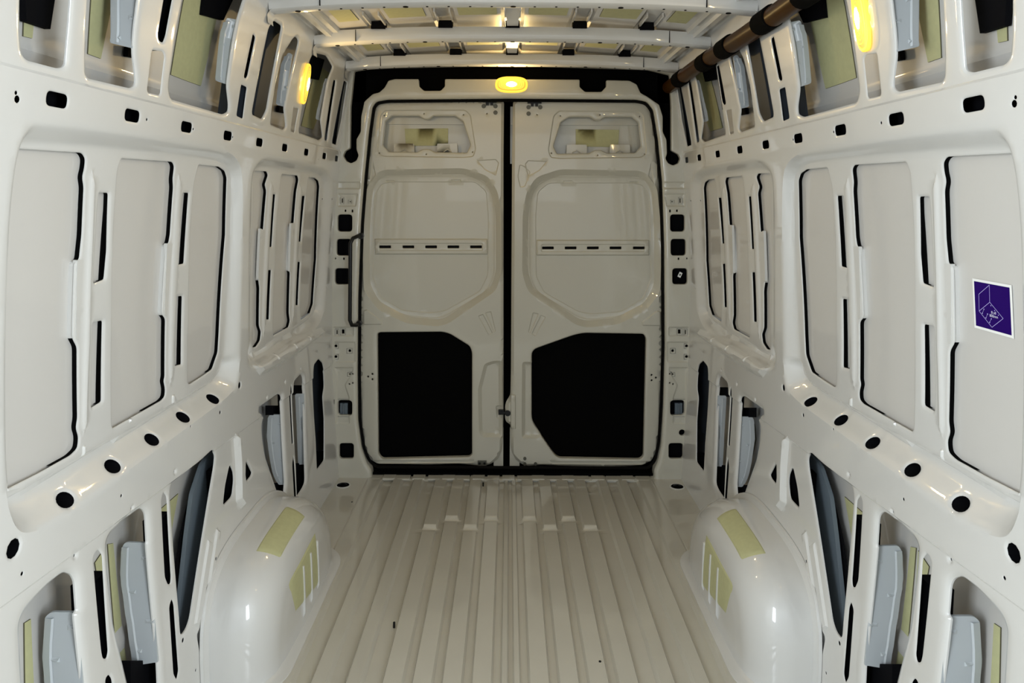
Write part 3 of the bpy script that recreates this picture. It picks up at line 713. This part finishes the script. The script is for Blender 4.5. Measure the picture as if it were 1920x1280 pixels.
    mb = MB(); mb.box((a[0], YD + .04, a[1] + .01), (b[0], YD + .045, D(800, 612, YD)[1])); mb.build('liner_board', BLACK, d, smooth=0)
    mb = MB(); c0 = D(705, 455, YD)[1]; c1 = D(705, 472, YD)[1]; mb.box((a[0] + .04, YD + .035, c1), (b[0] - .04, YD + .04, c0)); mb.build('bar_shade_backing', GAPBLACK, d, smooth=0)
    plate('damping_pad', DPm([(755,239),(838,238),(838,271),(757,272)]), PY(YD + .067), 0, .003, [PAD, PADE], d, 1)
    for x0 in (736, 818):
        o = plate('window_tab', rp(DPm([(x0,268),(x0+38,268),(x0+39,288),(x0,288)]), .006), PY(YD + .040), 0, .004, [LAMPLIT], d)
        c0 = DPm([(x0 + 12, 284), (x0 + 20, 279), (x0 + 28, 284)]); mb = MB(); mb.tube([(p[0], YD + .038, p[1]) for p in c0], .003, 6); mb.build('tab_rib', LAMPLIT, o)
    # hinge top plate with bolts
    for x, y, r in [(907,199,.012),(929,199,.012),(929,211,.012)]:
        c = DPm([(x, y)])[0]; mb = MB(); mb.tube([(c[0], YD, c[1]), (c[0], YD - .003, c[1])], .011, 14); mb.tube([(c[0], YD - .003, c[1]), (c[0], YD - .006, c[1])], .007, 6); mb.build('bolt', STEEL, d)
    c = DPm([(918, 191)])[0]; mb = MB(); mb.box((c[0]-.035, YD-.02, c[1]-.004), (c[0]+.035, YD+.0, c[1]+.006)); mb.box((c[0]-.018, YD-.016, c[1]-.018), (c[0]-.004, YD, c[1]-.004)); mb.box((c[0]+.004, YD-.016, c[1]-.018), (c[0]+.018, YD, c[1]-.004)); mb.build('top_striker', PLASTIC, d)
    e0, e1 = (DP([(926,800),(943.5,874)], YD + .03) if side == 'left' else DP([(956,800),(974,874)], YD + .03))
    mb = MB(); mb.box((e0[0], YD + .022, e1[1]), (e1[0], YD + .030, e0[1])); mb.build('edge_panel', LAMPLIT, d, smooth=0)
    if side == 'left':
        c = D(939, 772, YD); mb = MB(); mb.box((c[0]-.012, YD-.008, c[1]-.012), (c[0]+.016, YD+.004, c[1]+.012)); mb.box((c[0]+.0, YD-.012, c[1]-.004), (c[0]+.026, YD-.004, c[1]+.004)); mb.build('latch', PLASTIC, d)
        c = D(904, 868, YD); mb = MB(); mb.box((c[0]-.022, YD-.008, c[1]-.014), (c[0]+.022, YD+.004, c[1]+.014)); o = mb.build('lower_bracket', STEEL, d)
        for q in (-.012, .012):
            mb = MB(); mb.tube([(c[0]+q, YD-.007, c[1]+.003), (c[0]+q, YD-.012, c[1]+.003)], .006, 10); mb.build('bolt', PLASTIC, o)
    else:
        c = D(952, 774, YD); mb = MB(); mb.tube([(c[0], YD+.004, c[1]), (c[0], YD-.008, c[1])], .014, 18); mb.build('latch', PLASTIC, d)
        for x, y in [(984,859),(984,869),(1004,869)]:
            c = D(x, y, YD); mb = MB(); mb.tube([(c[0], YD+.002, c[1]), (c[0], YD-.006, c[1])], .008, 12); mb.build('bolt', STEEL, d)
    return d
door('door_1', 'left'); door('door_2', 'right')

# ================================================================== CEILING
ZR = 2.085
rc = [0, -.265, .265, -.53, .53]
def roofz(x): return ZR - .045 * (x / .78) ** 2
xs = set(np.round(np.linspace(-.80, .80, 25), 4))
for c in rc:
    for d in (-.045, -.03, .03, .045): xs.add(round(c + d, 4))
xs = sorted(xs)
V = []; ys = list(np.linspace(YF, YR + .1, 30))
for y in ys:
    for x in xs:
        z = roofz(x)
        for c in rc: z += .016 * min(max((.045 - abs(x - c)) / .015, 0), 1)
        V.append((x, y, z))
nx = len(xs)
ceil = mk('ceiling', V, [(j*nx+i, (j+1)*nx+i, (j+1)*nx+i+1, j*nx+i+1) for j in range(len(ys)-1) for i in range(nx-1)], SKIN, smooth=25); prop(ceil, kind='structure', label='white ribbed steel roof skin')
# side roof rails closing wall to roof
for sg in (-1, 1):
    prof = [(.781, 2.035), (.770, 2.045), (.745, 2.035), (.738, 2.020), (.715, 2.018), (.712, 2.032), (.690, 2.034), (.686, 2.050), (.70, 2.07), (.80, 2.09), (.87, 2.06)]
    V = [(sg * x, y, z) for y in (YF, YR) for x, z in prof]; n = len(prof)
    mk('roof_rail', V, [(i, i+1, n+i+1, n+i) for i in range(n-1)], PAINT, ceil, smooth=40)
for y0, y1 in ((2.36, 2.60), (2.86, 3.12)):
    for x0, x1 in ((-.47, -.33), (-.205, -.06), (.06, .205), (.33, .47), (-.66, -.585), (.585, .66)):
        m_ = PAD if abs(x0 + x1) < .9 else BRACK
        V = []; 
        for y in (y0, y1):
            for k in range(5): x = x0 + (x1-x0)*k/4; V.append((x, y, roofz(x) - .003))
        for y in (y0, y1):
            for k in range(5): x = x0 + (x1-x0)*k/4; V.append((x, y, roofz(x) + .0005))
        Fc = [(k, k+1, 5+k+1, 5+k) for k in range(4)] + [(k, 10+k, 11+k, k+1) for k in range(4)] + [(5+k, 5+k+1, 16+k, 15+k) for k in range(4)] + [(0,5,15,10), (4,14,19,9)]
        mk('damping_pad', V, Fc, [PAD, PADE], ceil, [0]*4 + [1]*10, 0)
# roof bows
def bow(Y, lab):
    X = .785; e = empty('roof_bow', (0, Y, 2.02)); prop(e, lab, 'roof bow', None)
    def sec(x):
        u = abs(x) / X; zb = 2.008 - .026 * u ** 3.0; zt_ = zb + .052 - .012 * sm((u - .90) / .06)
        lx = .011
        return [(Y + .055, zt_ - .004), (Y + .052, zb + .010), (Y + .045, zb + .0), (Y + .012, zb), (Y + .002, zb + .006), (Y, zb + .012), (Y - .004, zt_ - .006), (Y - .002, zt_), (Y + .012, zt_ + .003)]
    xsb = np.linspace(-X, X, 61); V = []; n = 9
    for x in xsb: V += [(x, y - Y, z - 2.02) for y, z in sec(x)]
    mk('beam', V, [(i*n+j, i*n+j+1, (i+1)*n+j+1, (i+1)*n+j) for i in range(60) for j in range(n-1)], PAINT, e, smooth=35)
    # underside holes
    for i, x in enumerate(np.linspace(-.70, .70, 21)):
        zb = 2.008 - .026 * (abs(x)/X) ** 3; r = .009 if i % 5 == 0 else .004
        mb = MB(); mb.tube([(x, .03, zb - 2.0235), (x, .03, zb - 2.0215)], r, 10); mb.tube([(x, .03, zb - 2.0225 ), (x, .03, zb - 2.021)], r + .004, 10)
        mb = MB(); mb.tube([(x, .03, zb - 2.0215), (x, .03, zb - 2.019)], r, 10); mb.build('hole', GAPBLACK, e)
    # black boxes painting shade in the gaps over the roof ribs and brackets bridging beam and skin
    for c in rc:
        mb = MB(); zz = 2.060 - .02 * (abs(c)/X)**3 - 2.02
        mb.box((c - .028, -.014, zz - .006), (c + .028, .03, zz + .022)); mb.build('notch_shade', GAPBLACK, e, smooth=0)
        mb = MB(); z1 = roofz(c) - 2.02
        if c == 0: mb.add([(c-.030,-.16,z1+.012),(c+.030,-.16,z1+.012),(c+.022,-.012,zz+.0),(c-.022,-.012,zz+.0)], [(0,1,2,3)])
        mb.box((c-.032, -.16, z1-.004), (c-.026, -.012, z1+.012)); mb.box((c+.026, -.16, z1-.004), (c+.032, -.012, z1+.012)); mb.build('rib_saddle', PAINT, e, smooth=0)
    for s_ in (-1, 1):
        mb = MB(); x = s_ * .62; zb = 2.008 - .026 * (abs(x)/X)**3 - 2.02
        mb.box((x - .0012, -.0052, zb + .004), (x + .0012, .001, zb + .050)); mb.build('lap_joint_shade', GAPBLACK, e, smooth=0)
    # end gussets reaching down on the wall
    for s_ in (-1, 1):
        z0 = 1.945; V = [(s_*(float(Wd(z0))-.004), 0, z0-2.02), (s_*(float(Wd(z0))-.004), .05, z0-2.02), (s_*.790, 0, -.05), (s_*.790, .05, -.05), (s_*.782, 0, -.037), (s_*.782, .05, -.037), (s_*.74, .002, .01), (s_*.74, .05, .01)]
        mk('end_gusset', V, [(0,1,3,2),(2,3,5,4),(4,5,7,6)], PAINT, e, smooth=60)
    return e
bow(2.19, 'white roof bow nearest the viewer, cut by the top of the picture')
bow(2.70, 'middle white roof bow under the ribbed ceiling')
bow(3.22, 'white roof bow farthest away, just ahead of the rear header')

# ================================================================== LAMPS
def lamp(loc, M, lab, power, sc=(1, 1, 1)):
    """M: 3x3 columns = long axis, short axis, out-facing normal"""
    e = empty('dome_lamp', loc); prop(e, lab, 'lamp', None)
    R = Matrix([[M[0][i], M[1][i], M[2][i]] for i in range(3)]).to_4x4(); e.matrix_world = Matrix.Translation(loc) @ R @ Matrix.Diagonal((*sc, 1))
    def ov(a, b, z, n=40, p=2.8):
        return [(a * math.copysign(abs(math.cos(t))**(2/p), math.cos(t)), b * math.copysign(abs(math.sin(t))**(2/p), math.sin(t)), z) for t in [2*math.pi*k/n for k in range(n)]]
    def loft(name, rings, m, cap=True):
        n = len(rings[0]); V = [p for r in rings for p in r]; Fc = [(r*n+i, r*n+(i+1) % n, (r+1)*n+(i+1) % n, (r+1)*n+i) for r in range(len(rings)-1) for i in range(n)]
        if cap: Fc.append(tuple((len(rings)-1)*n + i for i in range(n)))
        return mk(name, V, Fc, m, e, smooth=50)
    loft('housing', [ov(.080,.040,-.004), ov(.080,.040,.006), ov(.077,.037,.011), ov(.071,.031,.011), ov(.070,.030,.004)], LENSR, False)
    loft('lens', [ov(.072,.032,.006), ov(.068,.029,.013), ov(.055,.022,.016), ov(.02,.008,.0175)], LENS)
    for k, (a, b) in enumerate(((.063,.0260),(.053,.0210),(.043,.0160),(.034,.0125))):
        z = .0145 + .0008 * k; loft('lens_ridge', [ov(a, b, z-.002), ov(a-.0012, b-.0012, z+.0022), ov(a-.003, b-.003, z+.0022), ov(a-.004, b-.004, z-.002)], LENSR, False)
    loft('bulb', [ov(.026,.013,.014,p=2), ov(.025,.0125,.020,p=2), ov(.017,.009,.023,p=2), ov(.006,.003,.0245,p=2)], BULB)
    d = bpy.data.lights.new('lamp_light', 'AREA'); d.shape = 'ELLIPSE'; d.size = .11; d.size_y = .045; d.energy = power; d.color = (1.0, 0.70, 0.30)
    o = bpy.data.objects.new('lamp_light', d); COL.objects.link(o); o.parent = e; o.location = (0, 0, .032); o.rotation_euler = (math.pi, 0, 0)
    return e
def wall_lamp(px, py, sg, lab):
    y, z = L(px, py); 
    X = float(Wd(z)); dz = .02; sl = (float(Wd(z+dz)) - float(Wd(z-dz))) / (2*dz)
    ax = Vector((sg*sl, 0, 1)).normalized(); n = Vector((-sg, 0, -0)).normalized(); n = (n - ax * n.dot(ax)).normalized(); sh = n.cross(ax)
    return lamp(Vector((sg * X, y, z)) + n * .002, (ax, sh, n), lab, 1.6, (1, .72, .6))
wall_lamp(572, 157, -1, 'lit yellow oval lamp on the left wall post near the rear')
wall_lamp(312, 27, 1, 'lit yellow oval lamp on the right wall, cut by the top of the picture')
c = D(959, 159, YR); lamp(Vector((c[0], YR - .001, c[1])), (Vector((1,0,0)), Vector((0,0,-1)).cross(Vector((0,0,1))) if False else Vector((0,0,1)), Vector((0,-1,0))), 'lit yellow oval lamp centred on the header above the rear doors', 2.4)

# ================================================================== CONDUIT on the right roof edge
e = empty('cable_conduit', (.772, 2.5, 1.932)); prop(e, 'glossy dark brown plastic conduit with black sleeves along the right roof edge', 'conduit')

mb = MB(); mb.tube([(0, y - 2.5, .004 * math.sin(y * 5)) for y in np.linspace(.4, YR, 30)], .031, 20); mb.build('pipe', BROWN, e, smooth=50)
for y in (1.35, 1.78, 2.08, 2.46, 2.72, 3.12):
    mb = MB(); mb.tube([(0, y - 2.5 - .055, 0), (0, y - 2.5 - .05, 0), (0, y - 2.5 + .05, 0), (0, y - 2.5 + .055, 0)], [.032, .036, .036, .032], 20); mb.build('sleeve', BLACK, e)
    mb = MB(); mb.box((.02, y - 2.5 - .02, -.008), (.034, y - 2.5 + .02, .03)); mb.build('clip', PLASTIC, e)

# ================================================================== GRAB HANDLE on the left rear pillar
a = D(671, 443, YR - .03); b = D(657, 456, YR - .06); c_ = D(656, 600, YR - .06); d_ = D(668, 609, YR - .03)
e = empty('grab_handle', (a[0], YR, d_[1])); prop(e, 'long black tubular grab handle on the left rear pillar', 'grab handle')
pp = [(a[0]+.006, YR + .01, a[1]), (a[0], YR - .03, a[1]+.001), ((a[0]+b[0])/2-.004, YR - .055, a[1]-.008), (b[0], YR - .06, b[1]), (c_[0], YR - .06, c_[1]), ((c_[0]+d_[0])/2-.004, YR - .055, d_[1]+.004), (d_[0], YR - .03, d_[1]-.001), (d_[0]+.004, YR + .01, d_[1])]
mb = MB(); mb.tube([Vector(p) - e.location for p in pp], .0095, 12); mb.build('bar', PLASTIC, e, smooth=60)
for p in (a, d_):
    mb = MB(); q = Vector((p[0]+.006, YR, p[1])) - e.location; mb.tube([q + Vector((0, .012, 0)), q + Vector((0, -.008, 0))], [.016, .014], 14); mb.build('foot', PLASTIC, e)

# small white tag in the right pillar window
c = D(1275, 515, YR + .02); tag = empty('tag', (c[0], YR + .02, c[1])); prop(tag, 'small white tag with a dark print in the lowest upper window of the right pillar', 'tag'); tag.rotation_euler = (0, .45, 0)
mb = MB(); mb.box((-.008, 0, -.013), (.008, .001, .013)); mb.build('card', WHITE, tag, smooth=0)
mb = MB(); mb.box((-.003, -.0006, -.004), (.004, 0, .004)); mb.build('print', PLASTIC, tag, smooth=0)

# ================================================================== STICKER on the right wall skin
HS = REC + GAP
def LR(px, py):       # right wall point under an image point
    dx, dy = unroll(px, py); z = 1.2
    for _ in range(30): X = Wd(z) + HS - .002; Y = F * (X - CX) / dx; z = CZ - dy / F * Y
    return Vector((float(X), float(Y), float(z)))
tl, tr, br, bl = LR(1828, 527), LR(1895, 539), LR(1896, 628), LR(1830, 610)
cen = (tl + tr + br + bl) / 4; Wst = abs(tl.y - tr.y) * .5 + abs(bl.y - br.y) * .5; Hst = (tl.z - bl.z + tr.z - br.z) / 2
sl = (float(Wd(cen.z + .05)) - float(Wd(cen.z - .05))) / .1
zax = Vector((sl, 0, 1)).normalized(); nn = zax.cross(Vector((0, 1, 0))).normalized(); nn = nn if nn.x < 0 else -nn
xax = Vector((0, -1, 0))
st = empty('sticker'); st.matrix_world = Matrix.Translation(cen) @ Matrix([[xax[i], zax[i], nn[i]] for i in range(3)]).to_4x4()
prop(st, 'purple square sticker with lilac line drawing and white border on right wall panel', 'sticker')
def rect(name, w_, h_, z, th, m, par=st, cx=0, cy=0):
    mb = MB(); mb.box((cx - w_/2, cy - h_/2, z), (cx + w_/2, cy + h_/2, z + th)); return mb.build(name, m, par, smooth=0)
rect('border', Wst + .010, Hst + .010, 0, .0006, WHITE); rect('purple_field', Wst, Hst, .0006, .0004, PURPLE)
# print laid out in fractions of the field as read off the photo (u from left, v from top, after removing the perspective)
def fp(u, v): return ((u - .5) * Wst, (.5 - v) * Hst)
def seg(a, b, w_=.0009):
    a = Vector(fp(*a)); b = Vector(fp(*b)); t = (b - a).normalized(); n = Vector((-t.y, t.x)) * w_ / 2
    mbp.add([(*(a+n), .00105), (*(a-n), .00105), (*(b-n), .00105), (*(b+n), .00105)], [(0,1,2,3)])
# photo coordinates of the drawing in the crop [1790..1920]x[490..650] at 8x
def q2(cx, cy):
    px, py = 1790 + cx / 8, 490 + cy / 8; p = LR(px, py); return ((tl.y - p.y) / Wst, .5 - (p.z - cen.z) / Hst)
mbp = MB()
K = {k: q2(*v) for k, v in dict(a=(535,355), b=(378,492), c=(383,745), d=(543,612), e=(745,858), f=(575,990)).items()}
for s_, t_ in ('ab', 'bc', 'cd', 'da', 'de', 'ef', 'fc'): seg(K[s_], K[t_])
for a, b in [((455,718),(432,778)), ((510,790),(486,848)), ((566,862),(541,916))]:
    seg(q2(*a), q2(*b), .0006); 
    for p in (a, b): seg(q2(p[0]-6, p[1]), q2(p[0]+6, p[1]), .0022)
for p in ((560,664),(616,738),(672,808)): seg(q2(p[0]-5, p[1]), q2(p[0]+5, p[1]), .0018)
mbp.build('line_drawing', LILAC, st, smooth=0)
def text(body, cx, cy, size, name):
    cu = bpy.data.curves.new('t', 'FONT'); cu.body = body; cu.size = size; cu.align_x = 'CENTER'; cu.align_y = 'CENTER'
    o = bpy.data.objects.new('t', cu); COL.objects.link(o); dg = bpy.context.evaluated_depsgraph_get(); me = bpy.data.meshes.new_from_object(o.evaluated_get(dg))
    bpy.data.objects.remove(o); me.materials.clear(); me.materials.append(LILAC2)
    t = bpy.data.objects.new(name, me); COL.objects.link(t); t.parent = st; f = fp(*q2(cx, cy)); t.location = (f[0], f[1], .0011)
LILAC2 = mat('pale_text', (0.72, 0.70, 0.85), 0.5)
text('8 x8', 602, 774, .0075, 'lettering'); text('800mm', 604, 826, .0075, 'lettering')

# ================================================================== outside: ground under and ahead of the van
mb = MB(); mb.box((-15, -25, -.75), (15, 15, -.70)); g = mb.build('ground', mat('workshop_floor', (.35, .34, .32), .7, noise=.1), smooth=0); prop(g, kind='structure')
